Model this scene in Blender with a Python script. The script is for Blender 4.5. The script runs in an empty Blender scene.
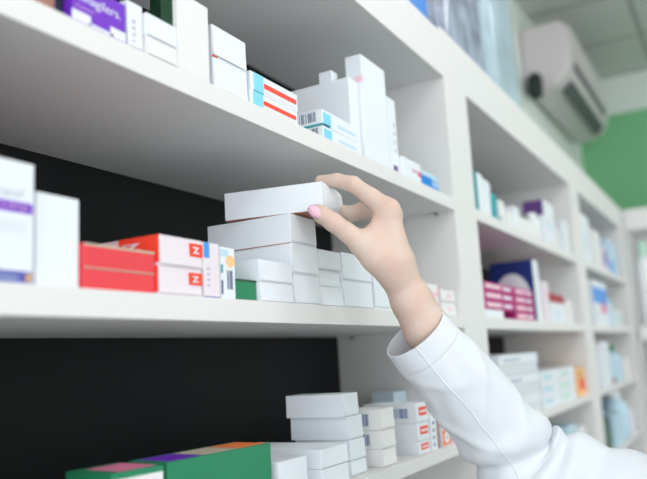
import bpy, bmesh, math, random
import numpy as np
from mathutils import Vector, Matrix, noise

random.seed(7)
C = bpy.context.scene.collection
S = 0.48          # metres per shelf-module unit
CZ = 1.45         # height of eye level above the floor, metres
FLOOR = -CZ / S

# ------------------------------------------------------------------ materials
def mat(name, col, rough=0.5, spec=0.4, bump=0.0, bscale=60, var=0.0, vscale=4, emit=None, sss=0, trans=0, alpha=1.0):
    m = bpy.data.materials.new(name); m.use_nodes = True
    nt = m.node_tree; b = nt.nodes['Principled BSDF']
    b.inputs['Base Color'].default_value = (*col, 1)
    b.inputs['Roughness'].default_value = rough
    b.inputs['Specular IOR Level'].default_value = spec
    if sss:
        b.inputs['Subsurface Weight'].default_value = sss
        b.inputs['Subsurface Radius'].default_value = (1, .35, .2)
        b.inputs['Subsurface Scale'].default_value = .006
    if trans: b.inputs['Transmission Weight'].default_value = trans
    if alpha < 1: b.inputs['Alpha'].default_value = alpha
    if emit:
        b.inputs['Emission Color'].default_value = (*emit[0], 1); b.inputs['Emission Strength'].default_value = emit[1]
    if bump or var:
        tc = nt.nodes.new('ShaderNodeTexCoord')
        if bump:
            n = nt.nodes.new('ShaderNodeTexNoise'); n.inputs['Scale'].default_value = bscale; n.inputs['Detail'].default_value = 4
            bp = nt.nodes.new('ShaderNodeBump'); bp.inputs['Strength'].default_value = bump; bp.inputs['Distance'].default_value = .002
            nt.links.new(tc.outputs['Object'], n.inputs['Vector']); nt.links.new(n.outputs['Fac'], bp.inputs['Height'])
            nt.links.new(bp.outputs['Normal'], b.inputs['Normal'])
        if var:
            n = nt.nodes.new('ShaderNodeTexNoise'); n.inputs['Scale'].default_value = vscale; n.inputs['Detail'].default_value = 3
            r = nt.nodes.new('ShaderNodeValToRGB')
            r.color_ramp.elements[0].position = .35; r.color_ramp.elements[1].position = .65
            r.color_ramp.elements[0].color = (*[c * (1 - var) for c in col], 1); r.color_ramp.elements[1].color = (*col, 1)
            nt.links.new(tc.outputs['Object'], n.inputs['Vector']); nt.links.new(n.outputs['Fac'], r.inputs['Fac'])
            nt.links.new(r.outputs['Color'], b.inputs['Base Color'])
    return m

M = {}
M['laminate'] = mat('white_laminate', (.775, .78, .77), .45, .3, .05, 200)
M['black'] = mat('black_panel', (.007, .008, .010), .6, .25)
M['card'] = mat('white_card', (.79, .84, .89), .5, .35, .08, 90)
M['card_warm'] = mat('warm_white_card', (.80, .81, .805), .55, .3, .08, 90)
M['card_pink'] = mat('pinkish_white_card', (.80, .74, .79), .5, .3)
M['card_grey'] = mat('grey_white_card', (.70, .74, .78), .5, .3, .08, 90)
M['card_brown'] = mat('brown_board', (.42, .2, .14), .8, .2)
M['red'] = mat('red_print', (.78, .06, .075), .4, .4)
M['redlogo'] = mat('scarlet_print', (.9, .07, .035), .45, .3)
M['darkred'] = mat('dark_red_print', (.4, .03, .05), .45, .3)
M['purple'] = mat('purple_print', (.17, .025, .56), .35, .4)
M['violet'] = mat('violet_print', (.12, .05, .22), .45, .3)
M['navy'] = mat('navy_print', (.015, .035, .2), .4, .4)
M['indigo'] = mat('indigo_print', (.1, .1, .42), .4, .4)
M['dark'] = mat('dark_print', (.03, .04, .08), .45, .3, 0, 60, .6, 9)
M['orange'] = mat('orange_print', (.85, .22, .05), .45, .3)
M['peach'] = mat('peach_sticker', (1.0, .58, .28), .5, .3)
M['gold'] = mat('gold_print', (.7, .42, .15), .45, .3)
M['green'] = mat('green_print', (.02, .23, .11), .4, .4)
M['deepgreen'] = mat('deep_green_print', (.03, .12, .06), .4, .4, 0, 60, .7, 12)
M['mint'] = mat('mint_print', (.50, .75, .64), .45, .3)
M['teal'] = mat('teal_print', (.03, .33, .38), .45, .3)
M['cyan'] = mat('cyan_print', (.22, .67, .88), .4, .4)
M['sky'] = mat('pale_blue_print', (.52, .72, .84), .45, .3)
M['palesky'] = mat('very_pale_blue_card', (.62, .78, .86), .5, .3)
M['blue'] = mat('blue_print', (.01, .22, .70), .4, .4)
M['midblue'] = mat('mid_blue_print', (.06, .32, .85), .4, .4)
M['pink'] = mat('pink_print', (.78, .22, .38), .45, .3)
M['palepink'] = mat('pale_pink_print', (.85, .6, .68), .45, .3)
M['magenta'] = mat('magenta_print', (.48, .02, .2), .45, .3)
M['beige'] = mat('beige_print', (.55, .47, .36), .45, .3)
M['brownprint'] = mat('brown_print', (.36, .17, .13), .5, .3)
M['ink'] = mat('grey_ink', (.17, .2, .27), .6, .2)
M['paleink'] = mat('pale_grey_ink', (.5, .53, .62), .6, .2)
M['blueink'] = mat('blue_ink', (.1, .16, .34), .6, .2)
M['plastic'] = mat('white_plastic', (.82, .86, .88), .3, .5)
M['ac'] = mat('appliance_plastic', (.64, .60, .61), .4, .4)
M['acdark'] = mat('dark_slot_plastic', (.10, .10, .11), .5, .3)
M['rubber'] = mat('dark_rubber', (.02, .03, .03), .6, .3)
M['metal'] = mat('steel_pin', (.4, .4, .4), .3, .6); M['metal'].node_tree.nodes['Principled BSDF'].inputs['Metallic'].default_value = 1
M['wall'] = mat('pale_wall_paint', (.70, .76, .71), .85, .1, .05, 120)
M['greenwall'] = mat('green_wall_paint', (.21, .52, .27), .8, .15, .05, 120)
M['beam'] = mat('pale_beam_paint', (.72, .80, .76), .85, .1)
M['floor'] = mat('grey_vinyl_floor', (.27, .275, .28), .4, .3, 0, 60, .08, 2)
M['cloth'] = mat('white_cotton_twill', (.70, .74, .785), .85, .15, .25, 900)
M['skin'] = mat('skin', (.63, .505, .425), .48, .35, .12, 220, .10, 35, sss=.12)
def mottle(m, c1, c2):
    nt = m.node_tree; rr = [n for n in nt.nodes if n.type == 'VALTORGB'][0]
    rr.color_ramp.elements[0].position = .3; rr.color_ramp.elements[1].position = .7
    rr.color_ramp.elements[0].color = (*c1, 1); rr.color_ramp.elements[1].color = (*c2, 1)
mottle(M['skin'], (.64, .455, .375), (.64, .525, .45))
M['nail'] = mat('pink_nail_polish', (.76, .45, .56), .18, .6)
M['hair'] = mat('dark_brown_hair', (.06, .035, .02), .5, .4, .4, 80)
M['trouser'] = mat('dark_trousers', (.05, .055, .07), .8, .2)
M['bagclear'] = mat('frosted_plastic_film', (.50, .66, .74), .2, .5, .5, 12, .25, 7)
M['bagblue'] = mat('bluish_plastic_film', (.40, .48, .62), .25, .5, .6, 12, .60, 14)
M['fill_lamp'] = mat('fill_lamp_diffuser', (.9, .9, .9), .5, .2, emit=((1, 1, 1), 1.5))  # glowing face of the added, unseen ceiling lights

def ceiling_material():
    m = bpy.data.materials.new('ceiling_tiles'); m.use_nodes = True; nt = m.node_tree; b = nt.nodes['Principled BSDF']
    b.inputs['Roughness'].default_value = .9
    geo = nt.nodes.new('ShaderNodeNewGeometry'); sep = nt.nodes.new('ShaderNodeSeparateXYZ')
    nt.links.new(geo.outputs['Position'], sep.inputs[0])
    def line(out, off):
        a = nt.nodes.new('ShaderNodeMath'); a.operation = 'ADD'; a.inputs[1].default_value = off; nt.links.new(out, a.inputs[0])
        p = nt.nodes.new('ShaderNodeMath'); p.operation = 'PINGPONG'; p.inputs[1].default_value = .3; nt.links.new(a.outputs[0], p.inputs[0])
        l = nt.nodes.new('ShaderNodeMath'); l.operation = 'LESS_THAN'; l.inputs[1].default_value = .012; nt.links.new(p.outputs[0], l.inputs[0])
        return l
    lx = line(sep.outputs['X'], 6 - 4.38); ly = line(sep.outputs['Y'], 6 - .30)
    mx = nt.nodes.new('ShaderNodeMath'); mx.operation = 'MAXIMUM'; nt.links.new(lx.outputs[0], mx.inputs[0]); nt.links.new(ly.outputs[0], mx.inputs[1])
    mix = nt.nodes.new('ShaderNodeMix'); mix.data_type = 'RGBA'
    mix.inputs[6].default_value = (.60, .62, .59, 1); mix.inputs[7].default_value = (.33, .34, .33, 1)
    nt.links.new(mx.outputs[0], mix.inputs[0]); nt.links.new(mix.outputs[2], b.inputs['Base Color'])
    return m
M['ceiling'] = ceiling_material()

# ------------------------------------------------------------------ helpers
def W(x, y, z):                      # module units -> metres
    return Vector((x * S, y * S, z * S + CZ))

def link(name, bm, m, parent=None, loc=None, smooth=False):
    me = bpy.data.meshes.new(name); bm.to_mesh(me); bm.free()
    for mm in (m if isinstance(m, (list, tuple)) else [m]): me.materials.append(mm)
    if smooth:
        for p in me.polygons: p.use_smooth = True
    o = bpy.data.objects.new(name, me); C.objects.link(o)
    if parent: o.parent = parent
    if loc is not None: o.location = loc
    return o

def box_bm(x0, y0, z0, x1, y1, z1, bev=0, seg=2):
    bm = bmesh.new(); bmesh.ops.create_cube(bm, size=1)
    for v in bm.verts:
        v.co = Vector(((x0 + x1) / 2 + v.co.x * (x1 - x0), (y0 + y1) / 2 + v.co.y * (y1 - y0), (z0 + z1) / 2 + v.co.z * (z1 - z0)))
    if bev: bmesh.ops.bevel(bm, geom=bm.edges[:], offset=bev, segments=seg, affect='EDGES', profile=.6)
    return bm

def tag(o, label=None, cat=None, group=None, kind=None):
    if label: o['label'] = label
    if cat: o['category'] = cat
    if group: o['group'] = group
    if kind: o['kind'] = kind
    return o

def empty(name, loc, rz=0):
    o = bpy.data.objects.new(name, None); C.objects.link(o); o.location = loc; o.rotation_euler.z = rz
    o.empty_display_size = .05
    return o

def ubox(name, m, parent, x0, y0, z0, x1, y1, z1, bev=.0008, origin=None):
    """box given in module units, parented to an empty that sits at world `origin`"""
    a = W(x0, y0, z0); b = W(x1, y1, z1); o = origin if origin is not None else Vector((0, 0, 0))
    a -= o; b -= o
    return link(name, box_bm(a.x, a.y, a.z, b.x, b.y, b.z, bev), m, parent)

def text_bm(txt, w, h, depth=.00012):
    cu = bpy.data.curves.new('t', 'FONT'); cu.body = txt; cu.extrude = depth; cu.size = 1; cu.resolution_u = 3
    o = bpy.data.objects.new('t', cu); C.objects.link(o)
    dg = bpy.context.evaluated_depsgraph_get(); me = bpy.data.meshes.new_from_object(o.evaluated_get(dg))
    bpy.data.objects.remove(o); bpy.data.curves.remove(cu)
    bm = bmesh.new(); bm.from_mesh(me); bpy.data.meshes.remove(me)
    xs = [v.co.x for v in bm.verts]; ys = [v.co.y for v in bm.verts]
    x0, x1, y0, y1 = min(xs), max(xs), min(ys), max(ys)
    for v in bm.verts:
        v.co.x = (v.co.x - x0) / (x1 - x0) * w; v.co.y = (v.co.y - y0) / (y1 - y0) * h
        v.co.z = depth if v.co.z > 0 else 0
    return bm

def frame(dims, face):
    w, d, h = dims
    if face == 'f': return Matrix(((1, 0, 0, 0), (0, 0, -1, 0), (0, 1, 0, 0), (0, 0, 0, 1))), w, h
    if face == 'l': return Matrix(((0, 0, -1, 0), (-1, 0, 0, d), (0, 1, 0, 0), (0, 0, 0, 1))), d, h
    return Matrix(((1, 0, 0, 0), (0, 1, 0, 0), (0, 0, 1, h), (0, 0, 0, 1))), w, d

def decal(o, dims, name, face, u0, v0, u1, v1, m, lift=.0002, label=None, shape='rect', txt=None, parent=None):
    F, a, b = frame(dims, face)
    u0, u1 = u0 * a, u1 * a; v0, v1 = v0 * b, v1 * b
    if txt:
        bm = text_bm(txt, u1 - u0, v1 - v0)
        for v in bm.verts: v.co += Vector((u0, v0, lift))
    elif shape == 'disc':
        bm = bmesh.new(); bmesh.ops.create_cone(bm, cap_ends=True, segments=32, radius1=.5, radius2=.5, depth=1)
        for v in bm.verts: v.co = Vector(((u0 + u1) / 2 + v.co.x * (u1 - u0), (v0 + v1) / 2 + v.co.y * (v1 - v0), lift + (.0001 if v.co.z > 0 else -.0002)))
    elif shape == 'bars':
        bm = bmesh.new(); r = random.Random(3); u = u0
        while u < u1:
            wd = (u1 - u0) * r.choice([.03, .05, .08]); wd = min(wd, u1 - u)
            t = box_bm(u, v0, 0, u + wd, v1, lift); me = bpy.data.meshes.new('t'); t.to_mesh(me); t.free(); bm.from_mesh(me); bpy.data.meshes.remove(me)
            u += wd + (u1 - u0) * r.choice([.03, .05, .09])
    elif shape == 'lines':
        bm = bmesh.new(); r = random.Random(5); n = 4
        for k in range(n):
            vv = v0 + (v1 - v0) * k / n; t = box_bm(u0, vv, 0, u0 + (u1 - u0) * r.uniform(.6, 1), vv + (v1 - v0) * .45 / n, lift)
            me = bpy.data.meshes.new('t'); t.to_mesh(me); t.free(); bm.from_mesh(me); bpy.data.meshes.remove(me)
    else:
        bm = box_bm(u0, v0, -.0001, u1, v1, lift)
    bm.transform(F)
    p = link(name, bm, m, parent or o)
    if label: p['label'] = label
    return p

def carton(label, group, x, y, z, w, d, h, yaw=0, m='card', deco=(), flap='f', cat='box', name='medicine_box', bulge=.0):
    """folding carton: bevelled body with a separate tuck flap on its end, in module units"""
    w, d, h = w * S, d * S, h * S - .0003
    o_loc = W(x, y, z)
    bm = box_bm(0, 0, 0, w, d, h, min(.0007, w * .05), 2)
    o = link(name, bm, M[m], None, o_loc); o.rotation_euler.z = math.radians(yaw)
    tag(o, label, cat, group)
    dims = (w, d, h)
    if flap:
        F, a, b = frame(dims, flap)
        fb = bmesh.new(); N = 6
        g = [[fb.verts.new((a * (.015 + .97 * i / N), b * (.07 + .925 * j / N), .0003 + .0009 * (1 - j / N) ** 2 * (1 + .6 * math.sin(math.pi * i / N)))) for j in range(N + 1)] for i in range(N + 1)]
        for i in range(N):
            for j in range(N): fb.faces.new((g[i][j], g[i + 1][j], g[i + 1][j + 1], g[i][j + 1]))
        r = bmesh.ops.extrude_face_region(fb, geom=fb.faces[:])
        for v in r['geom']:
            if isinstance(v, bmesh.types.BMVert): v.co.z -= .0003
        bmesh.ops.recalc_face_normals(fb, faces=fb.faces[:])
        fb.transform(F); link('end_flap', fb, M[m], o, smooth=False)
    for dd in deco:
        nm, face, u0, v0, u1, v1, mm = dd[:7]; kw = dd[7] if len(dd) > 7 else {}
        kw = dict(kw); kw.setdefault('lift', .0016 if (face == flap) else .00025)
        decal(o, dims, nm, face, u0, v0, u1, v1, M[mm], **kw)
    return o

def lathe_bm(prof, n=28):
    bm = bmesh.new(); rings = []
    for r, z in prof:
        rings.append([bm.verts.new((r * math.cos(2 * math.pi * k / n), r * math.sin(2 * math.pi * k / n), z)) for k in range(n)])
    for a, b in zip(rings, rings[1:]):
        for k in range(n): bm.faces.new((a[k], a[(k + 1) % n], b[(k + 1) % n], b[k]))
    bm.faces.new(rings[0][::-1]); bm.faces.new(rings[-1])
    return bm

def bottle(label, group, x, y, z, r, h, body='plastic', cap='plastic', lab=None, name='medicine_bottle'):
    r, h = r * S, h * S
    o = link(name, lathe_bm([(r * .9, 0), (r, r * .12), (r, h * .66), (r * .93, h * .72), (r * .5, h * .8), (r * .45, h * .84)]), M[body], None, W(x, y, z), True)
    tag(o, label, 'bottle', group)
    link('cap', lathe_bm([(r * .55, h * .82), (r * .58, h * .83), (r * .56, h * .98), (r * .5, h)]), M[cap], o, smooth=True)
    if lab: link('label', lathe_bm([(r * 1.004, h * .18), (r * 1.012, h * .19), (r * 1.012, h * .55), (r * 1.004, h * .56)]), M[lab], o, smooth=True)
    return o

# ------------------------------------------------------------------ room
def struct(name, bm, m): o = link(name, bm, m); o['kind'] = 'structure'; return o
def sbox(name, m, x0, y0, z0, x1, y1, z1): a, b = W(x0, y0, z0), W(x1, y1, z1); return struct(name, box_bm(a.x, a.y, a.z, b.x, b.y, b.z), M[m])
CEIL = 3.62
sbox('floor', 'floor', -4, -8, FLOOR - .2, 10.7, 1.66, FLOOR)
sbox('ceiling', 'ceiling', -1.6, -8, CEIL, 10.7, 1.9, CEIL + .2)
sbox('wall_back', 'wall', -4, 1.66, FLOOR, 10.5, 1.9, CEIL)
sbox('wall_end', 'greenwall', 10.5, -8, FLOOR, 10.7, 1.9, 3.1)
sbox('trim_1', 'beam', 10.46, -8, 3.1, 10.7, 1.66, CEIL)

# ------------------------------------------------------------------ shelving
TOPS = [.645, .147, -.343, -.84, -1.335, -1.83, -2.33]
def unit(x0, xl, xr, ztop, label):
    """xl..xr clear bay, x0 = left face of its upright"""
    o = W(x0, 1.0, FLOOR); e = empty('shelving_unit', o); tag(e, label, 'shelf', 'tall white shelving units along the wall')
    L = M['laminate']
    ubox('upright', L, e, x0, 1, FLOOR, xl, 1.62, ztop, .001, o)
    for t in TOPS: ubox('shelf', L, e, xl + .001, 1, t - (.052 if t > 0 else .042), xr - .001, 1.6, t, .0008, o)
    ubox('top_box', L, e, xl + .001, 1, 1.19, xr - .001, 1.62, ztop, .0008, o)
    ubox('plinth', L, e, xl + .001, 1.03, FLOOR, xr - .001, 1.6, -2.84, .0008, o)
    ubox('back_panel', M['black'], e, xl + .001, 1.601, FLOOR, xr - .001, 1.625, 1.189, 0, o)
    for t in TOPS[:2]:
        for yy in (1.08, 1.52):
            bm = bmesh.new(); bmesh.ops.create_cone(bm, cap_ends=True, segments=16, radius1=.003, radius2=.003, depth=.014)
            bm.transform(Matrix.Translation(W(xr - .012, yy, t - .052) - o + Vector((0, 0, -.004))) @ Matrix.Rotation(math.pi / 2, 4, 'Y'))
            link('shelf_pin', bm, M['metal'], e)
    return e
unit(.40, .69, 2.94, 1.40, 'nearest white shelving unit, the one the gloveless hand reaches into')
unit(2.94, 3.235, 5.58, 1.425, 'second white shelving unit, with magenta boxes on its middle shelf')
e3 = unit(5.58, 5.90, 8.12, 1.425, 'third white shelving unit, the far one before the corner')
o = W(5.58, 1.0, FLOOR); ubox('upright', M['laminate'], e3, 8.12, 1, FLOOR, 8.45, 1.62, 1.425, .001, o)

# end unit, standing across the corner along the green wall
o = W(8.5, 1.0, FLOOR); e = empty('shelving_unit', o)
tag(e, 'white shelving unit turned across the corner below the green wall', 'shelf')
ubox('upright', M['laminate'], e, 8.5, .97, FLOOR, 9.1, 1.0, 1.43, .001, o)
ubox('upright', M['laminate'], e, 8.5, -1.5, FLOOR, 9.1, -1.4, 1.43, .001, o)
ubox('top_box', M['laminate'], e, 8.5, -1.4, 1.2, 9.1, .97, 1.43, .001, o)
ubox('back_panel', M['laminate'], e, 9.05, -1.4, FLOOR, 9.1, .97, 1.2, .001, o)
for t, th in ((.165, .15), (-.5, .06), (-1.1, .06), (-1.7, .06), (-2.4, .06)):
    ubox('shelf', M['laminate'], e, 8.46 if t > 0 else 8.5, -1.4, t - th, 9.05, .968, t, .001, o)

# ------------------------------------------------------------------ cartons, nearest unit, upper shelf
U, Z1, Z2 = .645, .147, -.343
G = 'cartons on the upper shelf of the nearest unit'
carton('dark navy medicine box with brown picture, leftmost on the upper shelf', G, .787, 1.03, U, .105, .3, .30, m='dark', flap=None,
       deco=[('picture', 'f', 0, .0, .42, .25, 'brownprint'), ('picture', 'f', .45, .05, .8, .13, 'brownprint')])
carton('purple medicine box with white lettering on the upper shelf', G, .895, 1.01, U, .137, .3, .088, m='purple', flap=None,
       deco=[('print', 'f', .0, .08, .33, .30, 'card'), ('print', 'f', .30, .08, .75, .14, 'card'), ('print', 'f', .70, .08, 1, .30, 'card'),
             ('lettering', 'f', .06, .50, .90, .78, 'card', dict(txt='omagilers.')), ('lettering', 'f', .05, .38, .38, .45, 'palepink', dict(txt='omeprazol'))])
carton('narrow upright white box between the purple box and two flat white boxes', G, 1.038, 1.012, U, .044, .25, .105,
       deco=[('print', 'f', .3, .15, .5, .7, 'paleink', dict(shape='lines'))])
carton('lower of two flat white boxes left of the tall white box', G, 1.086, 1.004, U, .095, .3, .042, m='card_warm')
carton('upper of two flat white boxes left of the tall white box', G, 1.086, 1.004, U + .042, .095, .3, .052)
carton('green and white box standing behind the tall white box, upper shelf', G, 1.454, 1.29, U, .075, .04, .5, m='deepgreen', flap=None,
       deco=[('print', 'f', .1, .1, .9, .45, 'mint')])
carton('tall plain white box standing flush with the upper shelf edge', G, 1.182, 1.001, U, .109, .014, .186, m='card_warm', flap=None)
for z, h, t in ((U, .079, 'lower'), (U + .079, .082, 'upper')):
    carton(t + ' of two white boxes between the tall white box and the red stripes', G, 1.318, 1.012, z, .138, .26, h,
           deco=[('print', 'l', .9, .1, .95, .9, 'card_grey', dict(shape='lines'))] + ([('red_edge', 'f', 0, .0, .12, .04, 'redlogo')] if t == 'upper' else []))
for z, h, x, t in ((U, .044, 1.467, 'lower'), (U + .044, .051, 1.472, 'upper')):
    carton(t + ' of two thin white boxes with a red stripe and cyan end', G, x, 1.012, z, .229, .25, h, flap=None,
           deco=[('cyan_patch', 'f', .06, .05, .26, 1, 'cyan'), ('red_stripe', 'f', .27, .38, .97, .66, 'redlogo'), ('teal_edge', 'f', .06, .0, .26, .05, 'teal'),
                 ('print', 'f', .28, .1, .95, .2, 'card_grey')])
for z, h, x, t in ((U, .043, 1.84, 'lower'), (U + .043, .051, 1.839, 'upper')):
    carton(t + ' of two thin white boxes with barcode and pale blue stripe', G, x, 1.012, z, .229, .09 if t == 'upper' else .07, h, flap=None,
           deco=[('barcode', 'l', .12, .3, .78, .9, 'ink', dict(shape='bars')), ('cyan_patch', 'f', .03, .05, .24, .85, 'cyan'),
                 ('blue_stripe', 'f', .42, .3, .95, .48, 'sky'), ('teal_edge', 'l', .05, .0, 1, .13, 'teal'), ('teal_edge', 'f', .0, .0, .2, .14, 'teal')])
carton('wide white box standing behind the pale blue striped boxes', G, 2.095, 1.045, U, .07, .30, .285, m='card', flap=None,
       deco=[('print', 'l', .25, .35, .27, .95, 'card_grey')])
carton('small white box lying on top of the wide white box', G, 2.12, 1.12, U + .2853, .045, .05, .05, flap=None)
carton('tallest white box on the upper shelf, with a pink mark at its corner', G, 2.170, 1.03, U, .195, .06, .389, flap=None,
       deco=[('pink_mark', 'l', .55, .74, 1, .80, 'palepink'), ('pink_mark', 'f', 0, .74, .06, .79, 'palepink')])
carton('white box with small violet print, right of the tallest white box', G, 2.369, 1.03, U, .072, .3, .294, flap=None,
       deco=[('print', 'f', .6, .3, .8, .75, 'paleink', dict(shape='lines')), ('violet_mark', 'f', .3, .03, .8, .13, 'violet')])
carton('small white box with a red print beside the blue box on the upper shelf', G, 2.445, 1.015, U, .17, .3, .081, flap=None,
       deco=[('red_print', 'f', .5, .45, .98, .62, 'pink', dict(txt='BRNE')), ('red_patch', 'f', .82, .36, 1, .6, 'redlogo')])
carton('small blue box, rightmost on the upper shelf of the nearest unit', G, 2.627, 1.02, U, .19, .3, .07, m='sky', flap=None,
       deco=[('blue_patch', 'f', .0, .0, .62, .72, 'blue'), ('blue_patch', 'f', .62, .0, 1, .35, 'midblue'), ('lettering', 'f', .45, .5, .95, .72, 'blue', dict(txt='Alis'))])

# ------------------------------------------------------------------ middle shelf
G = 'cartons on the middle shelf of the nearest unit'
carton('white medicine box with purple band and navy strip, leftmost on the middle shelf', G, .721, 1.02, Z1, .1015, .3, .209, flap=None,
       deco=[('purple_band', 'f', .0, .58, .97, .665, 'purple'), ('lettering', 'f', .1, .60, .88, .645, 'palepink', dict(txt='orodisp', lift=.0005)), ('navy_strip', 'f', .0, .02, .97, .11, 'indigo'),
             ('gold_mark', 'f', .84, .025, .95, .095, 'gold', dict(shape='disc', lift=.0007)), ('lettering', 'f', .12, .04, .7, .07, 'sky', dict(txt='normon', lift=.0005)),
             ('lettering', 'f', .02, .70, .80, .77, 'paleink', dict(txt='adrenif')), ('print', 'f', .3, .42, .9, .52, 'card_grey', dict(shape='lines'))])
carton('plain white upright box between the purple banded box and the red boxes', G, .835, 1.03, Z1, .094, .3, .167, flap=None)
for z, h, t in ((Z1, .040, 'lower'), (Z1 + .04, .047, 'upper')):
    carton(t + ' of the two stacked red boxes', G, .932, 1.02, z, .184, .25, h, m='red', flap=None,
           deco=[('grey_edge', 'f', 0, .9, 1, 1, 'beige'), ('grey_edge', 'f', 0, 0, 1, .05, 'beige')] if t == 'upper' else [])
for z, h, x, w, t in ((Z1, .060, 1.119, .137, 'lower'), (Z1 + .06, .065, 1.123, .137, 'upper')):
    dl = [('red_logo', 'f', .68, .42, .99, .86, 'redlogo'), ('lettering', 'f', .74, .52, .9, .74, 'card', dict(txt='z', lift=.002)), ('red_panel', 'l', .55, .1, 1, 1, 'redlogo')]
    if t == 'upper': dl += [('lettering', 'l', .6, .55, .8, .8, 'card', dict(txt='z', lift=.0006))]
    carton(t + ' of two white boxes with a small red square logo', G, x, 1.014, z, w, .25, h, m='card_pink', deco=dl)
carton('upright pinkish white box with a blue corner beside the red logo boxes', G, 1.262, 1.012, Z1, .057, .25, .124, m='card_pink', flap=None,
       deco=[('blue_corner', 'f', .03, .72, .38, .99, 'midblue'), ('print', 'f', .2, .2, .4, .6, 'paleink', dict(shape='lines')), ('violet_edge', 'f', 0, .0, 1, .03, 'indigo')])
carton('upright white box with barcode and orange sticker on the middle shelf', G, 1.333, 1.02, Z1, .055, .2, .122, flap=None,
       deco=[('cyan_patch', 'f', .05, .82, .55, .96, 'sky'), ('teal_mark', 'f', .03, .5, .16, .66, 'teal'), ('navy_mark', 'f', .03, .1, .14, .36, 'navy'),
             ('orange_sticker', 'f', .38, .62, .98, .86, 'peach', dict(shape='disc')), ('barcode', 'f', .42, .2, .82, .56, 'ink', dict(shape='bars'))])
carton('green medicine box peeking out beside the plain white boxes', G, 1.390, 1.02, Z1, .083, .25, .052, m='green', flap=None, deco=[('dark_edge', 'f', 0, .9, 1, 1, 'deepgreen')])
for z, h, t in ((Z1, .050, 'lower'), (Z1 + .05, .055, 'upper')):
    carton(t + ' of two low white boxes just left of the three box stack', G, 1.476, 1.012, z, .152, .3, h)
AZ = Z1
for i, (h, x, yw) in enumerate(((.081, 1.639, 0), (.083, 1.636, 0), (.080, 1.636, 1.0))):
    carton(('bottom', 'middle', 'top')[i] + ' white box of the three box stack under the held box', G, x, 1.015, AZ, .1375, .275, h, yw, deco=[('brown_edge', 'l', 0, -.012, 1, .012, 'card_brown', dict(lift=.0003))] if i else [])
    AZ += h
for (x, y, z, w, h, t) in ((1.780, 1.015, Z1, .131, .056, 'bottom'), (1.786, 1.022, Z1 + .056, .125, .049, 'slightly recessed middle'), (1.780, 1.015, Z1 + .105, .127, .057, 'top')):
    carton(t + ' white box in the low stack right of the tall stack', G, x, y, z, w, .3, h)
for z, h, t in ((Z1, .082, 'lower'), (Z1 + .082, .085, 'upper')):
    carton(t + ' of two white boxes below the thumb, left of the wrist', G, 1.914, 1.015, z, .198, .3, h)
carton('white box partly behind the wrist on the middle shelf', G, 2.121, 1.015, Z1, .147, .3, .16)
for z, h, t in ((Z1, .06, 'lower'), (Z1 + .06, .058, 'upper')):
    carton(t + ' white and pink box right behind the forearm', G, 2.587, 1.03, z, .16, .3, h, m='card_warm', flap=None,
           deco=[('pink_print', 'f', .3, .15, .95, .5, 'palepink'), ('pink_edge', 'f', .95, 0, 1, 1, 'pink')])
for z, h, t in ((Z1, .054, 'lower'), (Z1 + .054, .050, 'upper')):
    carton(t + ' of two small pink marked boxes at the right end of the middle shelf', G, 2.765, 1.03, z, .165, .3, h, m='card_warm', flap='f',
           deco=[('pink_mark', 'f', .38, .35, .68, .62, 'palepink')])

# held box: body, bottom board and bulging tuck flaps at the near end
hy = 12.4
w_, d_, h_ = .105, .288, .078
held = carton('white box held between thumb and fingers on top of the stack', None, 1.678, .934, AZ + .004, .175, d_, h_, hy, flap=None)
held['group'] = G
fb = bmesh.new(); N = 14; ww, hh = .175 * S, h_ * S
g = []
for i in range(N + 1):
    row = []
    for j in range(N + 1):
        u, v = i / N, j / N
        edge = math.sin(math.pi * min(1, max(0, v))) ** .5 if 0 < v < 1 else 0
        row.append(fb.verts.new((ww * (.01 + .98 * u), -.0004 - .0085 * edge * math.sin(math.pi * .93 * u) ** .8 if 0 < v < 1 else -.0003, hh * (.02 + .96 * v))))
    g.append(row)
for i in range(N):
    for j in range(N): fb.faces.new((g[i][j], g[i + 1][j], g[i + 1][j + 1], g[i][j + 1]))
link('tuck_flap', fb, M['card'], held, smooth=True)
link('bottom_board', box_bm(.0005, .001, -.0008, ww - .0005, d_ * S - .001, -.0001), M['card_brown'], held)

# ------------------------------------------------------------------ lower shelf
G = 'cartons on the lower shelf of the nearest unit'
carton('long green box with purple and orange strips printed on top, lower shelf', G, 1.186, 1.06, Z2, .330, .12, .152, -6, m='green', flap=None,
       deco=[('purple_strip', 't', .05, .1, .34, .9, 'purple'), ('beige_strip', 't', .36, .1, .68, .9, 'beige'), ('orange_strip', 't', .7, .1, .99, .9, 'orange'),
             ('white_panel', 'f', .55, .0, 1, .42, 'card'), ('green_swirl', 'f', .74, .22, .94, .36, 'green', dict(shape='disc', lift=.0006))])
carton('shorter green box with a pink strip printed on top, bottom left corner', G, 1.046, 1.075, Z2, .132, .14, .150, -6, m='green', flap=None,
       deco=[('pink_strip', 't', .25, .1, .95, .85, 'pink'), ('white_panel', 'f', .02, .0, .98, .92, 'card_warm'), ('ribs', 'f', .1, .05, .9, .86, 'card_grey', dict(shape='bars', lift=.0005))])
carton('large flat white box between the green box and the white stacks', G, 1.539, 1.02, Z2, .130, .3, .103)
for z, h, t in ((Z2, .055, 'lower'), (Z2 + .055, .051, 'upper')):
    carton(t + ' of two white boxes in front of the leaning four box stack', G, 1.743, 1.02, z, .15, .3, h)
zz = Z2
for i, (x, h, d, w, yw) in enumerate(((1.963, .044, .19, .102, 0), (1.963, .060, .187, .100, 0), (1.959, .068, .193, .106, 3), (1.939, .067, .194, .104, 3))):
    carton(('bottom', 'second lowest', 'second highest', 'topmost')[i] + ' white box of the tallest stack on the lower shelf', G, x, 1.05, zz, w, d, h, yw, m='card'); zz += h
zz = Z2
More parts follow.
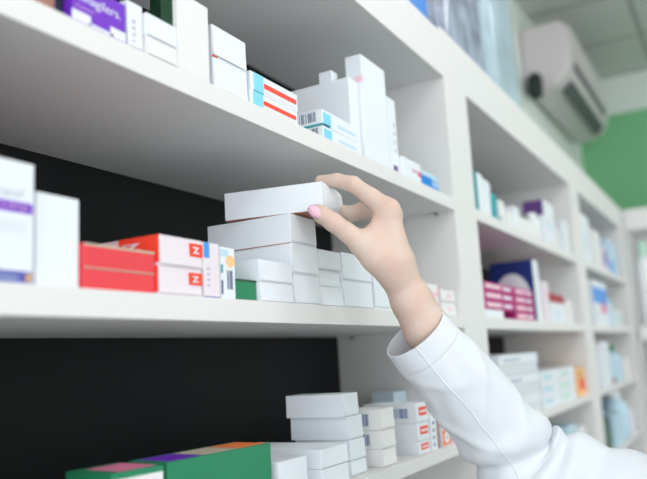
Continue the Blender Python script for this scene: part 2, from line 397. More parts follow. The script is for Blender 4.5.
for i, h in enumerate((.055, .058, .065)):
    dl = [('barcode', 'l', .45, .2, .80, .78, 'blueink', dict(shape='bars'))] if i else []
    carton(('bottom white box', 'middle white box with blue barcode', 'top white box with blue barcode')[i] + ' of the short stack beside the tallest stack', G, 2.14, 1.03, zz, .103, .2, h, deco=dl, m='card_warm'); zz += h
zz = Z2
for i, h in enumerate((.046, .062, .067)):
    dl = [('red_label', 'f', .25, .35, .85, .78, 'redlogo'), ('print', 'f', .3, .5, .8, .62, 'card_warm', dict(lift=.002))]
    if i == 2: dl.append(('barcode', 'l', .52, .25, .86, .75, 'blueink', dict(shape='bars')))
    carton(('bottom', 'middle', 'top')[i] + ' white box with a red label in the stack beside the sleeve', G, 2.401, 1.02, zz, .110, .2, h, deco=dl); zz += h
carton('pale blue box standing behind the red label boxes', G, 2.80, 1.28, Z2, .135, .10, .195, m='palesky')
carton('thin upright white box with a brown edge near the sleeve', G, 2.529, 1.02, Z2, .080, .25, .128, flap=None,
       deco=[('brown_edge', 'f', .72, .0, .98, 1, 'brownprint'), ('print', 'f', .25, .1, .45, .9, 'blueink', dict(shape='lines'))])
carton('small box with an orange ring print near the sleeve', G, 2.637, 1.02, Z2, .094, .25, .060, flap=None, m='card_pink',
       deco=[('orange_panel', 'f', .05, .05, .95, .98, 'orange'), ('ring', 'f', .2, .15, .8, .88, 'card', dict(shape='disc', lift=.0005)), ('dot', 'f', .4, .35, .6, .65, 'paleink', dict(shape='disc', lift=.0008))])
carton('low pinkish box at the right end of the lower shelf', G, 2.735, 1.02, Z2, .103, .25, .030, flap=None, m='palepink')

# ------------------------------------------------------------------ second unit
def rowbox(lbl, grp, x, w, h, z, m='card', y=1.03, d=.3, deco=(), flap=None): carton(lbl, grp, x, y, z, w, d, h, 0, m, deco, flap)
G = 'things on the upper shelf of the second unit'
rowbox('white box with a teal edge, first on the upper shelf of the second unit', G, 3.36, .11, .21, U - .02 + .02, deco=[('teal_edge', 'f', 0, 0, .22, 1, 'teal'), ('teal_edge', 'l', .8, 0, 1, 1, 'teal')])
rowbox('tall plain white box beside the teal edged box, second unit', G, 3.475, .11, .195, U)
bottle('teal bottle with white cap between white boxes, second unit', G, 3.66, 1.08, U, .055, .20, 'teal', 'plastic')
rowbox('small white box just right of the teal bottle', G, 3.73, .10, .13, U, 'card_warm', deco=[('teal_edge', 'f', 0, 0, .3, .3, 'teal')])
rowbox('low white box left in the pale cluster, second unit upper shelf', G, 3.86, .14, .09, U, 'card_warm')
rowbox('low white box in the middle of the pale cluster, second unit upper shelf', G, 4.01, .13, .14, U)
rowbox('squat white box left of the violet sided box, second unit', G, 4.15, .46, .10, U, 'card_warm')
bottle('white bottle standing left of the violet sided box, second unit', G, 4.66, 1.09, U, .055, .20, 'plastic', 'plastic')
rowbox('tall white box with a violet left side, second unit', G, 4.76, .30, .30, U, d=.13, deco=[('violet_side', 'l', 0, .66, 1, 1, 'violet'),('print', 'f', .2, .4, .8, .6, 'sky', dict(shape='lines'))])
rowbox('small white box at the foot of the tall one, second unit', G, 5.04, .17, .14, U, 'card_warm')
rowbox('white upright box near the second post, upper shelf', G, 5.33, .16, .24, U)
G = 'things on the middle shelf of the second unit'
for i in range(4):
    for j in range(2):
        if i == 0 and j == 0:
            rowbox('white box lying under the near magenta stack', G, 3.33, .30, .044, Z1, 'card'); continue
        rowbox(('bottom', 'second', 'third', 'top')[i] + ' magenta and white box of the ' + ('near', 'far')[j] + ' magenta stack', G, (3.33, 3.86)[j] + (.0 if i else .0), (.52, .40)[j], .043, Z1 + .044 * i, 'magenta', d=.28,
               deco=[('white_print', 'f', .08, .3, .55, .8, 'palepink'), ('white_print', 'f', .62, .35, .9, .7, 'card')])
rowbox('tall box with a navy side and large white disc behind the magenta boxes', G, 4.36, .13, .37, Z1, y=1.04, d=.26, deco=[('navy_side', 'l', 0, 0, 1, 1, 'navy'), ('white_disc', 'l', .08, -.05, .92, .80, 'card', dict(shape='disc', lift=.001))])
rowbox('white and pink box beside the tall one, middle shelf of second unit', G, 4.52, .15, .25, Z1, 'card_pink', deco=[('pink_mark', 'f', .2, .6, .8, .8, 'palepink')])
rowbox('low white box under the dark red box, second unit', G, 4.70, .42, .13, Z1, deco=[('print', 'f', .2, .2, .6, .7, 'sky', dict(shape='lines'))])
rowbox('dark red box lying on a low white box, second unit', G, 4.72, .38, .055, Z1 + .13, 'darkred')
rowbox('white box nearest the second post on the middle shelf', G, 5.15, .20, .16, Z1, 'card_warm')
G = 'things on the lower shelf of the second unit'
rowbox('pale blue white box beside the black back of the second unit', G, 3.28, .12, .30, Z2, 'sky', y=1.12)
for i in range(6):
    rowbox(('bottom', 'second', 'third', 'fourth', 'fifth', 'top')[i] + ' long white box of the stack behind the sleeve', G, 3.46 + .02 * (i % 2), .74, .052, Z2 + .053 * i, ('card_grey', 'card')[i % 2], deco=[('print', 'f', .1, .3, .5, .6, 'paleink')] if i % 2 else [])
for i in range(3):
    for j in range(2):
        rowbox(('bottom', 'middle', 'top')[i] + ' pale box of the ' + ('near', 'far')[j] + ' short stack left of the orange box', G, 4.26 + .47 * j, .45, .068, Z2 + .069 * i, 'card', deco=[('print', 'f', .1, .3, .6, .7, ('sky', 'mint')[j])])
rowbox('orange and yellow box beside the second post', G, 5.27, .27, .185, Z2, 'peach', deco=[('red_patch', 'f', .2, .2, .9, .6, 'redlogo'), ('orange_patch', 'f', .1, .6, .8, .95, 'gold')])
G = 'things on the lowest visible shelf of the second unit'
Z3 = -.84
for i, (x, w, h, m) in enumerate(((4.1, .3, .22, 'card'), (4.45, .3, .30, 'card_grey'), (4.8, .25, .34, 'sky'), (5.1, .25, .30, 'card'))):
    rowbox(('white box half hidden behind the elbow of the sleeve', 'greyish box just above the elbow of the sleeve', 'pale blue box above the elbow, lowest shelf', 'white box nearest the post on the lowest shelf')[i], G, x, w, h, Z3, m,
           deco=[('blue_print', 'f', .3, .6, .7, .85, 'indigo')])
# ------------------------------------------------------------------ third unit
G = 'things on the upper shelf of the third unit'
rowbox('tall pale blue white box, first on the upper shelf of the third unit', G, 6.08, .42, .42, U, y=1.04, deco=[('print', 'f', .2, .3, .8, .7, 'sky', dict(shape='lines'))])
rowbox('white box second on the upper shelf of the third unit', G, 6.55, .35, .34, U, 'card_warm')
rowbox('beige low box on the upper shelf of the third unit', G, 6.95, .3, .22, U, 'card_pink', deco=[('blue_patch', 'f', .3, .3, .9, .9, 'indigo')])
rowbox('light blue box right on the upper shelf of the third unit', G, 7.3, .6, .34, U, 'sky', deco=[('blue_patch', 'f', .1, .1, .5, .4, 'midblue')])
G = 'things on the middle shelf of the third unit'
rowbox('white box with blue top and pink patch, third unit', G, 6.25, .70, .38, Z1, 'card', deco=[('blue_patch', 'f', .0, .5, 1, .85, 'midblue'), ('pink_patch', 'f', .5, .3, .9, .52, 'pink')])
bottle('pale blue bottle beside the blue and pink box, third unit', G, 7.15, 1.15, Z1, .12, .34, 'sky', 'plastic')
rowbox('small mint box on the middle shelf of the third unit', G, 7.35, .4, .16, Z1, 'card', deco=[('mint_patch', 'f', .2, .2, .8, .8, 'mint')])
G = 'things on the lower shelf of the third unit'
bottle('white bottle first on the lower shelf of the third unit', G, 6.15, 1.15, Z2, .11, .40, 'plastic', 'card_grey', 'card_pink')
rowbox('tall white box on the lower shelf of the third unit', G, 6.32, .40, .36, Z2, 'card')
rowbox('pale blue box with a small red patch, lower shelf of the third unit', G, 6.76, .40, .25, Z2, 'sky', deco=[('red_patch', 'f', .0, .02, .4, .2, 'darkred')])
bottle('mint green bottle on the lower shelf of the third unit', G, 7.35, 1.15, Z2, .12, .33, 'sky', 'green')
rowbox('white box last on the lower shelf of the third unit', G, 7.52, .4, .2, Z2, 'card_warm')
G = 'things on the lowest visible shelf of the third unit'
bottle('tall pale bottle on the lowest visible shelf of the third unit', G, 7.2, 1.12, Z3, .12, .42, 'sky', 'plastic')
rowbox('dark green box on the lowest visible shelf of the third unit', G, 6.25, .30, .25, Z3, 'deepgreen', y=1.06)
rowbox('pale blue low box on the lowest visible shelf of the third unit', G, 6.60, .42, .25, Z3, 'sky')
rowbox('white low box right of the tall pale bottle', G, 7.36, .4, .22, Z3, 'card')
# ------------------------------------------------------------------ end unit goods
G = 'bottles on the end unit'
bottle('large white bottle with a mint green cap on the end unit', G, 8.68, .855, .165, .10, .92, 'plastic', 'mint')
bottle('large white bottle with a mint cap at the picture edge', G, 8.72, .50, .165, .11, .88, 'plastic', 'mint')
bottle('squat white bottle low on the end unit', G, 8.75, .70, -.5, .13, .42, 'plastic', 'card_grey')

# ------------------------------------------------------------------ on top of the units
zt = 1.40
crate = carton('bright blue box on top of the nearest shelving unit', None, 2.60, 1.03, zt, .28, .4, .75, 0, 'blue', (), None, 'box', 'storage_box')
def plastic_pack(label, x0, x1, z0, h, y0, d, m, seed, group):
    bm = bmesh.new(); nu, nv = 64, 26; rings = []
    o = W((x0 + x1) / 2, y0 + d / 2, z0); hw, hd, hh = (x1 - x0) / 2 * S, d / 2 * S, h * S
    for j in range(nv + 1):
        v = j / nv; ring = []
        for i in range(nu):
            a = 2 * math.pi * i / nu; c, s = math.cos(a), math.sin(a)
            px = math.copysign(abs(c) ** .45, c); py = math.copysign(abs(s) ** .45, s)
            k = 1 - .22 * v ** 3
            n = noise.noise(Vector((a * 5 + seed, v * 1.6, seed))) * .05 + noise.noise(Vector((a * 16, v * 3 + seed, 2))) * .022
            ring.append(bm.verts.new((px * hw * (k + n), py * hd * (k + n), hh * v)))
        rings.append(ring)
    for a, b in zip(rings, rings[1:]):
        for i in range(nu): bm.faces.new((a[i], a[(i + 1) % nu], b[(i + 1) % nu], b[i]))
    bm.faces.new(rings[0][::-1]); bm.faces.new(rings[-1])
    p = link('plastic_pack', bm, M[m], None, o, True); tag(p, label, 'plastic bag', group)
    return p
plastic_pack('crumpled bluish plastic wrapped pack on top of the second unit', 3.12, 3.98, 1.425, 1.25, 1.06, .4, 'bagblue', 1.3, 'plastic packs on top of the units')
plastic_pack('pale frosted plastic pack right of the bluish one, on top of the second unit', 4.0, 4.72, 1.425, 1.35, 1.06, .4, 'bagclear', 4.1, 'plastic packs on top of the units')

# ------------------------------------------------------------------ air conditioner
o = W(7.4, 1.66, 2.6); ac = empty('air_conditioner', o)
tag(ac, 'wall mounted white air conditioner above the far shelving', 'air conditioner')
prof = [(0, .06), (0, .68), (.05, .70), (.40, .70), (.455, .67), (.475, .58), (.475, .30), (.45, .16), (.32, .03), (.15, 0), (.05, 0)]
def extr(profile, xa, xb, m, name, bev=.012):
    bm = bmesh.new()
    A = [bm.verts.new((xa * S, -y * S, z * S)) for y, z in profile]; B = [bm.verts.new((xb * S, -y * S, z * S)) for y, z in profile]
    n = len(A); bm.faces.new(A); bm.faces.new(B[::-1])
    for i in range(n): bm.faces.new((A[i], B[i], B[(i + 1) % n], A[(i + 1) % n]))
    bmesh.ops.recalc_face_normals(bm, faces=bm.faces[:])
    if bev: bmesh.ops.bevel(bm, geom=bm.edges[:], offset=bev, segments=3, affect='EDGES')
    return link(name, bm, M[m], ac, smooth=False)
extr(prof, 0, 2.45, 'ac', 'body')
extr([(.455, .20), (.485, .30), (.480, .315), (.44, .22)], .25, 2.2, 'acdark', 'air_slot', 0)
extr([(.33, .015), (.43, .115), (.44, .11), (.35, .0)], .25, 2.2, 'acdark', 'air_slot', 0)
extr([(.470, .36), (.487, .36), (.487, .66), (.470, .66)], .06, 2.39, 'ac', 'front_panel', .003)
bm = lathe_bm([(.03, 0), (.035, .02), (.035, .10), (.02, .12)], 20)
bm.transform(Matrix.Translation((-.035, -.06, -.045)))
link('pipe_connector', bm, M['rubber'], ac, smooth=True)

# unseen ceiling lights over the aisle, added to brighten the tops of things
def fill_lamp(x, y, label):
    o = W(x, y, CEIL); e = empty('added_ceiling_light', o); tag(e, label, 'added ceiling light', 'added fill lights over the aisle')
    link('housing', box_bm(-.3, -.3, -.03, .3, .3, 0, .004), M['plastic'], e)
    link('diffuser', box_bm(-.27, -.27, -.036, .27, .27, -.0301), M['fill_lamp'], e)
    l = bpy.data.lights.new('fill_glow', 'AREA'); l.shape = 'SQUARE'; l.size = .54; l.energy = FILL_LAMP; l.color = (1, .99, .975)
    lo = bpy.data.objects.new('fill_glow', l); C.objects.link(lo); lo.location = o + Vector((0, 0, -.05)); 
FILL_LAMP = 6
for x, y, t in ((0, -1.6, 'added unseen square light above the camera side of the aisle'), (3.2, -1.6, 'added unseen square light above the aisle before the second unit'), (6.2, -1.6, 'added unseen square light above the aisle before the third unit')):
    fill_lamp(x, y, t)

# ------------------------------------------------------------------ person
DZ = CZ - 1.3
H = {
'index': [(0.8389, 0.3736, 1.4826, 0.0146), (0.8353, 0.3945, 1.5015, 0.0118), (0.8307, 0.4168, 1.5216, 0.0106), (0.8284, 0.4388, 1.5302, 0.0092), (0.8258, 0.4628, 1.5339, 0.0069)],
'middle': [(0.8577, 0.3807, 1.4851, 0.0143), (0.8734, 0.4163, 1.4970, 0.0126), (0.8735, 0.4425, 1.4925, 0.0106), (0.8688, 0.4522, 1.4974, 0.0085)],
'ring': [(0.8802, 0.3881, 1.4855, 0.0146), (0.8985, 0.4271, 1.5009, 0.0108), (0.8959, 0.4492, 1.4982, 0.0092), (0.8851, 0.4577, 1.4993, 0.0081)],
'pinky': [(0.897, 0.3945, 1.482, 0.0132), (0.918, 0.4307, 1.4973, 0.0095), (0.9136, 0.4489, 1.4979, 0.0082), (0.9029, 0.4576, 1.4976, 0.0073)],
'thumb': [(0.8457, 0.3747, 1.4, 0.0189), (0.823, 0.3874, 1.421, 0.0187), (0.8091, 0.4001, 1.4388, 0.0143), (0.8015, 0.4147, 1.4544, 0.012), (0.7974, 0.4315, 1.4695, 0.0118), (0.7936, 0.4432, 1.4796, 0.0110), (0.7916, 0.4512, 1.4851, 0.0094)],
}
PALM = [
 [(0.8391, 0.3738, 1.4813, 0.014), (0.8462, 0.3710, 1.4200, 0.0195)], [(0.8574, 0.3821, 1.4826, 0.0136), (0.8620, 0.3780, 1.4215, 0.0180)],
 [(0.8772, 0.3884, 1.4824, 0.0139), (0.8730, 0.3850, 1.4190, 0.0160)], [(0.893, 0.3945, 1.4787, 0.0128), (0.8800, 0.3900, 1.4180, 0.0130)],
 [(0.8225, 0.3945, 1.4490, 0.0088), (0.8350, 0.3850, 1.4690, 0.0085)],
 [(0.8205, 0.3925, 1.4482, 0.0082), (0.8378, 0.3766, 1.4364, 0.0164)], [(0.8175, 0.3949, 1.434, 0.0137), (0.8386, 0.3757, 1.416, 0.0201)],
 [(0.856, 0.3728, 1.4121, 0.0217), (0.86, 0.3718, 1.3943, 0.0223), (0.8692, 0.364, 1.3684, 0.0255), (0.8827, 0.3519, 1.3322, 0.0287), (0.9391, 0.32, 1.2402, 0.0345), (0.9897, 0.2779, 1.160, 0.0370)],
 [(0.8753, 0.38, 1.4118, 0.0195), (0.8793, 0.3789, 1.3937, 0.0202), (0.8884, 0.3706, 1.3698, 0.0234), (0.9022, 0.3583, 1.3328, 0.0261), (0.9595, 0.3256, 1.2491, 0.0346)]]

def surface_nets(f, lo, hi, h):
    """polygonise the zero set of the distance function f on a regular grid"""
    n = [int(math.ceil((hi[k] - lo[k]) / h)) + 1 for k in range(3)]
    ax = [lo[k] + h * np.arange(n[k]) for k in range(3)]
    X, Y, Z = np.meshgrid(*ax, indexing='ij')
    D = f(X.astype(np.float32), Y.astype(np.float32), Z.astype(np.float32))
    s = D < 0
    cell = np.zeros([k - 1 for k in n], bool)
    cnt = np.zeros(cell.shape, np.int8)
    for a in (0, 1):
        for b in (0, 1):
            for c in (0, 1): cnt += s[a:n[0] - 1 + a, b:n[1] - 1 + b, c:n[2] - 1 + c]
    cell = (cnt > 0) & (cnt < 8)
    idx = -np.ones(cell.shape, np.int64); I = np.argwhere(cell); idx[cell] = np.arange(len(I))
    acc = np.zeros((len(I), 3)); num = np.zeros(len(I))
    corners = [(a, b, c) for a in (0, 1) for b in (0, 1) for c in (0, 1)]
    for p in corners:
        for k in range(3):
            if p[k]: continue
            q = list(p); q[k] = 1
            d0 = D[I[:, 0] + p[0], I[:, 1] + p[1], I[:, 2] + p[2]]; d1 = D[I[:, 0] + q[0], I[:, 1] + q[1], I[:, 2] + q[2]]
            m = (d0 < 0) != (d1 < 0); t = np.where(m, d0 / np.where(m, d0 - d1, 1), 0)
            pos = np.array(p, float)[None, :] + t[:, None] * (np.array(q) - np.array(p))[None, :]
            acc += np.where(m[:, None], pos, 0); num += m
    V = (I + acc / num[:, None]) * h + np.array(lo)
    faces = []
    for k in range(3):
        a, b = (k + 1) % 3, (k + 2) % 3
        sl0 = [slice(None)] * 3; sl1 = [slice(None)] * 3; sl0[k] = slice(0, -1); sl1[k] = slice(1, None)
        e = np.argwhere(s[tuple(sl0)] != s[tuple(sl1)])
        e = e[(e[:, a] > 0) & (e[:, b] > 0) & (e[:, a] < n[a] - 1) & (e[:, b] < n[b] - 1)]
        da = np.zeros(3, int); da[a] = 1; db = np.zeros(3, int); db[b] = 1
        q = [e - da - db, e - db, e, e - da]
        Q = np.stack([idx[r[:, 0], r[:, 1], r[:, 2]] for r in q], 1)
        ins = s[e[:, 0], e[:, 1], e[:, 2]]
        Q[~ins] = Q[~ins][:, ::-1]
        faces.append(Q)
    return V, np.concatenate(faces)

def cone(X, Y, Z, a, b):
    ax, ay, az, ra = a; bx, by, bz, rb = b
    vx, vy, vz = bx - ax, by - ay, bz - az
    t = np.clip(((X - ax) * vx + (Y - ay) * vy + (Z - az) * vz) / (vx * vx + vy * vy + vz * vz), 0, 1)
    return np.sqrt((X - ax - t * vx) ** 2 + (Y - ay - t * vy) ** 2 + (Z - az - t * vz) ** 2) - (ra + t * (rb - ra))
def smin(a, b, k):
    h = np.maximum(k - np.abs(a - b), 0) / k
    return np.minimum(a, b) - h * h * k * .25
def chain(X, Y, Z, pts, k):
    d = None
    for a, b in zip(pts, pts[1:]):
        c = cone(X, Y, Z, a, b); d = c if d is None else smin(d, c, k)
    return d
def hand_sdf(X, Y, Z):
    d = None
    for ch in PALM:
        c = chain(X, Y, Z, ch, .006); d = c if d is None else smin(d, c, .014)
    fi = None
    for nme in ('index', 'middle', 'ring', 'pinky'):
        c = chain(X, Y, Z, H[nme], .004); fi = c if fi is None else smin(fi, c, .0022)
    d = smin(d, fi, .009)
    return smin(d, chain(X, Y, Z, H['thumb'], .004), .011)
V, F = surface_nets(hand_sdf, (.75, .22, 1.12), (1.05, .50, 1.56), .0016)
person_base = Vector((1.02, -.10, 0))
person = empty('person', person_base)
tag(person, 'person in a white lab coat reaching into the shelf, bare hand holding a white box', 'person')
me = bpy.data.meshes.new('body'); off = np.array([person_base.x, person_base.y, -DZ])
me.from_pydata((V - off).tolist(), [], F.tolist()); me.materials.append(M['skin'])
for p in me.polygons: p.use_smooth = True
body = bpy.data.objects.new('body', me); C.objects.link(body); body.parent = person
sm = body.modifiers.new('s', 'SMOOTH'); sm.iterations = 3; sm.factor = .5

def nail(c, t, n, L, Wd, name='fingernail'):
    c, t, n = Vector(c) + Vector((0, 0, DZ)), Vector(t).normalized(), Vector(n).normalized()
    b = n.cross(t).normalized(); n = t.cross(b)
    bm = bmesh.new(); K = 10; g = []
    for i in range(K + 1):
        row = []
        for j in range(K + 1):
            u = -1 + 2 * i / K; v = -1 + 2 * j / K
            wu = Wd * (1 - .35 * max(0, u) ** 3 - .18 * max(0, -u) ** 3) 
            vv = v * math.sqrt(1 - .5 * u * u * (1 if abs(u) > 0 else 0))
            p = t * (u * L) + b * (vv * wu) - n * (Wd * .42 * v * v + L * .10 * u * u)
            row.append(bm.verts.new(c + p - person_base))
        g.append(row)
    for i in range(K):
        for j in range(K): bm.faces.new((g[i][j], g[i + 1][j], g[i + 1][j + 1], g[i][j + 1]))
    bmesh.ops.recalc_face_normals(bm, faces=bm.faces[:])
    o = link(name, bm, M['nail'], person, smooth=True); o['label'] = 'pink painted nail'
    s = o.modifiers.new('s', 'SOLIDIFY'); s.thickness = .0006; s.offset = 0
    return o
fwd = Vector((.861, .482, .161)); rt = Vector((.4957, -.8668, -.0547)); up = Vector((-.113, -.127, .985))
tipdir = Vector(H['thumb'][-1][:3]) - Vector(H['thumb'][-3][:3])
c = Vector((.7830, .4473, 1.4838)) - fwd * .0045
nail(c, -rt * .80 + up * .52 + fwd * .10, -fwd + up * .25, .0104, .0072)
it = Vector(H['index'][-1][:3]); idr = it - Vector(H['index'][-2][:3])
nail(it + up * .0062 - idr.normalized() * .0035 + fwd * .0015, idr, up - fwd * .15, .0075, .0052)

# lab coat sleeve: one lofted cloth surface with folds at the elbow
PATH = [(0.8714, 0.3634, 1.3272, 0.0438), (0.8828, 0.3563, 1.3122, 0.0456), (0.895, 0.3482, 1.2964, 0.0473), (0.9192, 0.3301, 1.2644, 0.0503), (0.9459, 0.3116, 1.2266, 0.0526), (0.9732, 0.2911, 1.1856, 0.055),
        (0.9903, 0.2778, 1.153, 0.0591), (1.0037, 0.2507, 1.1314, 0.0627), (1.016, 0.2165, 1.1179, 0.0648), (1.0251, 0.1742, 1.1031, 0.0676), (1.0343, 0.1323, 1.0863, 0.0715), (1.045, 0.078, 1.088, 0.074), (1.055, 0.01, 1.115, 0.076), (1.045, -.06, 1.145, .07)]
def catmull(P, n):
    out = []
    Q = [P[0]] + P + [P[-1]]
    for i in range(1, len(Q) - 2):
        for k in range(n):
            t = k / n
            out.append(tuple(.5 * ((2 * Q[i][c]) + (-Q[i - 1][c] + Q[i + 1][c]) * t + (2 * Q[i - 1][c] - 5 * Q[i][c] + 4 * Q[i + 1][c] - Q[i + 2][c]) * t * t + (-Q[i - 1][c] + 3 * Q[i][c] - 3 * Q[i + 1][c] + Q[i + 2][c]) * t ** 3) for c in range(4)))
    out.append(P[-1]); return out
PP = catmull(PATH, 12)
NA = 96; bm = bmesh.new(); rings = []; s_ = 0; prev = None; ref = -fwd
def sleeve_r(s, a, r):
    """s metres from the cuff, a = angle: 0 faces the viewer side"""
    f = 0
    el = math.exp(-((s - .215) / .055) ** 2)            # bunched cloth at the elbow
    up2 = 1 / (1 + math.exp(-(s - .21) / .015))
    w = noise.noise(Vector((s * 9, math.cos(a) * 1.1, math.sin(a) * 1.1)))
    f += .07 * w
    f += .05 * noise.noise(Vector((s * 22 + 1.7 * math.cos(a + .6), math.cos(a) * 2, math.sin(a) * 2 + 5))) * min(1, s / .05)
    for c, am, tw, a0 in ((.055, .035, .035, .6), (.10, .045, -.05, -.4), (.135, .05, .06, .9), (.16, .04, -.04, -.9)):   # shallow slanting creases
        f += am * math.exp(-((s + tw * math.sin(a - a0) - c) / .010) ** 2) * max(0, math.cos(a - a0)) * 1.3
    d = s * 1.0 + .016 * math.cos(a - .9)
    for c, wd, am in ((.186, .013, .11), (.214, .010, -.13), (.236, .012, .10), (.262, .010, -.10), (.285, .014, .08), (.322, .012, -.06), (.35, .016, .05)):
        f += 1.25 * am * math.exp(-((d - c) / wd) ** 2) * (.65 + .5 * noise.noise(Vector((math.cos(a) * 1.5, math.sin(a) * 1.5, c * 30))))
    hem = .012 * (math.exp(-((s - .030) / .0016) ** 2) * -1.4 + (1 if s < .029 else 0))
    return r * (1 + f * (min(1, s / .03)) + hem)
for i, p in enumerate(PP):
    P0 = Vector(p[:3]); nx = Vector(PP[min(i + 1, len(PP) - 1)][:3]); pv = Vector(PP[max(i - 1, 0)][:3])
    if prev is not None: s_ += (P0 - prev).length
    prev = P0; t = (nx - pv).normalized()
    ref = (ref - t * ref.dot(t)).normalized(); bi = t.cross(ref)
    if i == 0: frame0 = (P0.copy(), t.copy())
    rings.append([bm.verts.new(P0 + Vector((0, 0, DZ)) + (ref * math.cos(a) + bi * math.sin(a)) * sleeve_r(s_, a, p[3]) * (1 if abs(math.sin(a)) > 2 else (1 - .06 * abs(math.cos(a)) ** 2)) - person_base)
                  for a in [2 * math.pi * k / NA for k in range(NA)]])
for a, b in zip(rings, rings[1:]):
    for k in range(NA): bm.faces.new((a[k], a[(k + 1) % NA], b[(k + 1) % NA], b[k]))
bmesh.ops.recalc_face_normals(bm, faces=bm.faces[:])
seam_pts = [r[8].co.copy() for r in rings]; seam2 = rings[12]
coat_co = [[v.co.copy() for v in r] for r in rings]
sleeve = link('coat_sleeve', bm, M['cloth'], person, smooth=True)
sm = sleeve.modifiers.new('sol', 'SOLIDIFY'); sm.thickness = .0016; sm.offset = -1

def tube(pts, r, name, m, parent):
    bm = bmesh.new(); n = 8; rr = []; ref = Vector((.3, .4, .8))
    for i, p in enumerate(pts):
        t = (pts[min(i + 1, len(pts) - 1)] - pts[max(i - 1, 0)]).normalized(); r_ = (ref - t * ref.dot(t)).normalized(); b = t.cross(r_)
        rr.append([bm.verts.new(p + (r_ * math.cos(2 * math.pi * k / n) + b * math.sin(2 * math.pi * k / n)) * r) for k in range(n)])
    for a, b in zip(rr, rr[1:]):
        for k in range(n): bm.faces.new((a[k], a[(k + 1) % n], b[(k + 1) % n], b[k]))
    bm.faces.new(rr[0][::-1]); bm.faces.new(rr[-1])
    bmesh.ops.recalc_face_normals(bm, faces=bm.faces[:])
    return link(name, bm, m, parent, smooth=True)
sidx = [ (4 + int(6 * min(1, i / 70))) for i in range(len(rings))]
SEAM_K = 4
tube([coat_co[i][(SEAM_K + 0) % NA] for i in range(0, 88)], .0011, 'sleeve_seam', M['cloth'], sleeve)

# rest of the figure, beside the camera
def rel(P): return [(x, y, z, r_) for x, y, z, r_ in P]
def body_sdf(X, Y, Z):
    ch = [ [(.90, -.15, 1.18, .10), (.90, -.15, .98, .085)], [(.79, -.19, 1.22, .07), (1.0, -.10, 1.22, .07)], [(.78, -.195, 1.33, .045), (1.02, -.085, 1.33, .045)],
           [(.895, -.14, 1.33, .055), (.89, -.125, 1.46, .047)], [(.855, -.17, .93, .07), (.955, -.125, .93, .07)],
           [(.85, -.17, .90, .07), (.835, -.16, .50, .055), (.83, -.18, .09, .038)], [(.96, -.125, .90, .07), (.965, -.105, .50, .055), (.96, -.125, .09, .038)] ]
    d = None
    for c in ch:
        q = chain(X, Y, Z, c, .03); d = q if d is None else smin(d, q, .05)
    # skull and jaw, facing the shelf
    hx, hy, hz = .885, -.105, 1.585
    k = np.sqrt(((X - hx) / .075) ** 2 + ((Y - hy + .01) / .092) ** 2 + ((Z - hz) / .105) ** 2)
    sk = (k - 1) * .075
    jaw = cone(X, Y, Z, (hx - .004, hy + .02, hz - .055, .048), (hx - .012, hy + .05, hz - .085, .026))
    nose = cone(X, Y, Z, (hx - .02, hy + .078, hz - .002, .009), (hx - .024, hy + .098, hz - .034, .011))
    earl = cone(X, Y, Z, (hx - .076, hy - .004, hz - .02, .012), (hx - .078, hy - .008, hz + .012, .014))
    earr = cone(X, Y, Z, (hx + .076, hy - .016, hz - .02, .012), (hx + .078, hy - .02, hz + .012, .014))
    d = smin(d, smin(sk, jaw, .03), .03); d = smin(d, nose, .012); d = smin(d, np.minimum(earl, earr), .008)
    d = smin(d, chain(X, Y, Z, [(1.03, -.07, 1.295, .042), (1.036, .02, 1.262, .036), (1.030, .132, 1.236, .034), (1.010, .215, 1.262, .034), (.993, .275, 1.300, .036)], .02), .03)
    d = smin(d, chain(X, Y, Z, [(.77, -.20, 1.30, .042), (.735, -.23, 1.12, .034)], .02), .03)
    return d
V2, F2 = surface_nets(body_sdf, (.62, -.36, .03), (1.12, .34, 1.72), .007)
V1 = V + np.array([0, 0, DZ])
me = body.data; nm = bpy.data.meshes.new('body')
pb = np.array([person_base.x, person_base.y, 0])
nm.from_pydata((np.concatenate([V1, V2]) - pb).tolist(), [], F.tolist() + (F2 + len(V1)).tolist()); nm.materials.append(M['skin'])
for p in nm.polygons: p.use_smooth = True
body.data = nm; bpy.data.meshes.remove(me)

def sdf_part(name, f, lo, hi, h, m, label=None, parent=None):
    v, q = surface_nets(f, lo, hi, h)
    mm = bpy.data.meshes.new(name); mm.from_pydata((v - pb).tolist(), [], q.tolist()); mm.materials.append(M[m])
    for p in mm.polygons: p.use_smooth = True
    o = bpy.data.objects.new(name, mm); C.objects.link(o); o.parent = parent or person
    if label: o['label'] = label
    return o
def coat(X, Y, Z):
    d = None
    for c in ([(.90, -.15, 1.22, .135), (.90, -.15, 1.0, .145), (.90, -.15, .66, .185)], [(.80, -.19, 1.24, .10), (1.0, -.10, 1.24, .10)], [(.78, -.195, 1.325, .062), (1.03, -.08, 1.325, .062)],
              [(.77, -.20, 1.31, .066), (.72, -.24, 1.06, .058), (.79, -.07, .97, .05)], [(1.03, -.075, 1.30, .078), (1.045, -.02, 1.275, .07)]):
        q = chain(X, Y, Z, c, .03); d = q if d is None else smin(d, q, .05)
    d = d + .0035 * np.sin(X * 60 + Y * 25 + 3 * np.sin(Z * 9)) * np.clip((1.1 - Z) * 2, 0, 1)
    neck = np.sqrt((X - .893) ** 2 + (Y + .12) ** 2) - .062
    d = np.maximum(d, -np.maximum(neck, 1.28 - Z))
    return np.maximum(d, .60 - Z)
sdf_part('lab_coat', coat, (.55, -.50, .55), (1.20, .2, 1.45), .008, 'cloth', 'white buttoned lab coat')
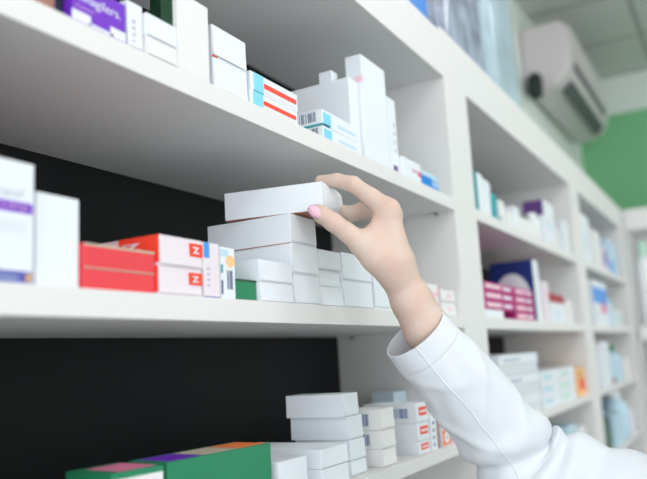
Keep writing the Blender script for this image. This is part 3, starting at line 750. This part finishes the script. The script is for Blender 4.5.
sdf_part('trousers', lambda X, Y, Z: np.maximum(smin(chain(X, Y, Z, [(.85, -.17, .90, .075), (.835, -.16, .50, .072), (.83, -.18, .10, .062)], .02), chain(X, Y, Z, [(.96, -.125, .90, .075), (.965, -.105, .50, .072), (.96, -.125, .10, .062)], .02), .01), np.maximum(Z - .95, .06 - Z)), (.7, -.3, .04), (1.1, .02, 1.0), .008, 'trouser')
for sx, sy in ((.83, -.18), (.96, -.125)):
    sdf_part('shoe', lambda X, Y, Z, a=sx, b=sy: np.maximum(chain(X, Y, Z, [(a, b - .02, .05, .048), (a - .01, b + .06, .035, .045), (a - .02, b + .15, .025, .036)], .02), -Z + .001), (sx - .1, sy - .1, -.01), (sx + .1, sy + .22, .12), .006, 'plastic', 'white shoe')
def hair(X, Y, Z):
    hx, hy, hz = .885, -.105, 1.585
    k = np.sqrt(((X - hx) / .084) ** 2 + ((Y - hy + .018) / .100) ** 2 + ((Z - hz - .008) / .112) ** 2)
    d = (k - 1) * .084
    bun = np.sqrt((X - hx - .01) ** 2 + (Y - hy + .12) ** 2 + (Z - hz - .02) ** 2) - .038
    face = np.sqrt(((X - hx + .012) / .068) ** 2 + ((Y - hy - .09) / .075) ** 2 + ((Z - hz + .045) / .115) ** 2)
    d = smin(np.maximum(d, -(face - 1) * .06), bun, .02)
    return np.maximum(d, (hz - .075) - Z) + .0012 * np.sin(X * 300 + Z * 90)
sdf_part('hair', hair, (.76, -.30, 1.47), (1.0, .03, 1.72), .005, 'hair', 'dark hair tied in a bun')
for nm_, dx, dy, dz, r_, m_ in (('eye', -.045, .077, .0, .011, 'plastic'), ('eye', .018, .083, .0, .011, 'plastic'), ('iris', -.0465, .0845, .0, .0052, 'hair'), ('iris', .018, .0908, .0, .0052, 'hair')):
    b_ = bmesh.new(); bmesh.ops.create_uvsphere(b_, u_segments=16, v_segments=12, radius=r_)
    link(nm_, b_, M[m_], person, Vector((.885 + dx, -.105 + dy, 1.585 + dz)) - person_base, True)
sdf_part('lips', lambda X, Y, Z: cone(X, Y, Z, (.858, -.029, 1.522, .006), (.888, -.027, 1.522, .006)), (.83, -.05, 1.50), (.91, 0, 1.54), .002, 'nail')

# ------------------------------------------------------------------ camera, daylight
cam = bpy.data.cameras.new('camera'); co = bpy.data.objects.new('camera', cam); C.objects.link(co)
cam.sensor_width = 36; cam.lens = 733.18 / 647 * 36; cam.clip_start = .02
R_, U_, F_ = Vector((.49566274, -.86679354, -.05465721)), Vector((-.11322747, -.12688569, .98543369)), Vector((.86110278, .48225406, .16103735))
mw = Matrix((R_, U_, -F_)).transposed().to_4x4(); mw.translation = Vector((0, 0, CZ)); co.matrix_world = mw
cam.dof.use_dof = True; cam.dof.focus_distance = .95; cam.dof.aperture_fstop = 2.9
bpy.context.scene.camera = co
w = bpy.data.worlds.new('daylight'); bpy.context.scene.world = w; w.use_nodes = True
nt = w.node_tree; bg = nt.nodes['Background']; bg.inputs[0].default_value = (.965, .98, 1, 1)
tc = nt.nodes.new('ShaderNodeTexCoord'); sp = nt.nodes.new('ShaderNodeSeparateXYZ'); mr = nt.nodes.new('ShaderNodeMapRange')   # ambient strengthened toward -X, added to lift box faces turned that way
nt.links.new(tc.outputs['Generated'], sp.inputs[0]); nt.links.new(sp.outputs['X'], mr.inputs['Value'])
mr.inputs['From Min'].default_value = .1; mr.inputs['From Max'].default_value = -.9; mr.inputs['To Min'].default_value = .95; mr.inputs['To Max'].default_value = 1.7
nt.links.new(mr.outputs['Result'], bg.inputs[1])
vs = bpy.context.scene.view_settings; vs.view_transform = 'Standard'; vs.look = 'None'; vs.exposure = .49; vs.gamma = 1; vs.use_curve_mapping = False
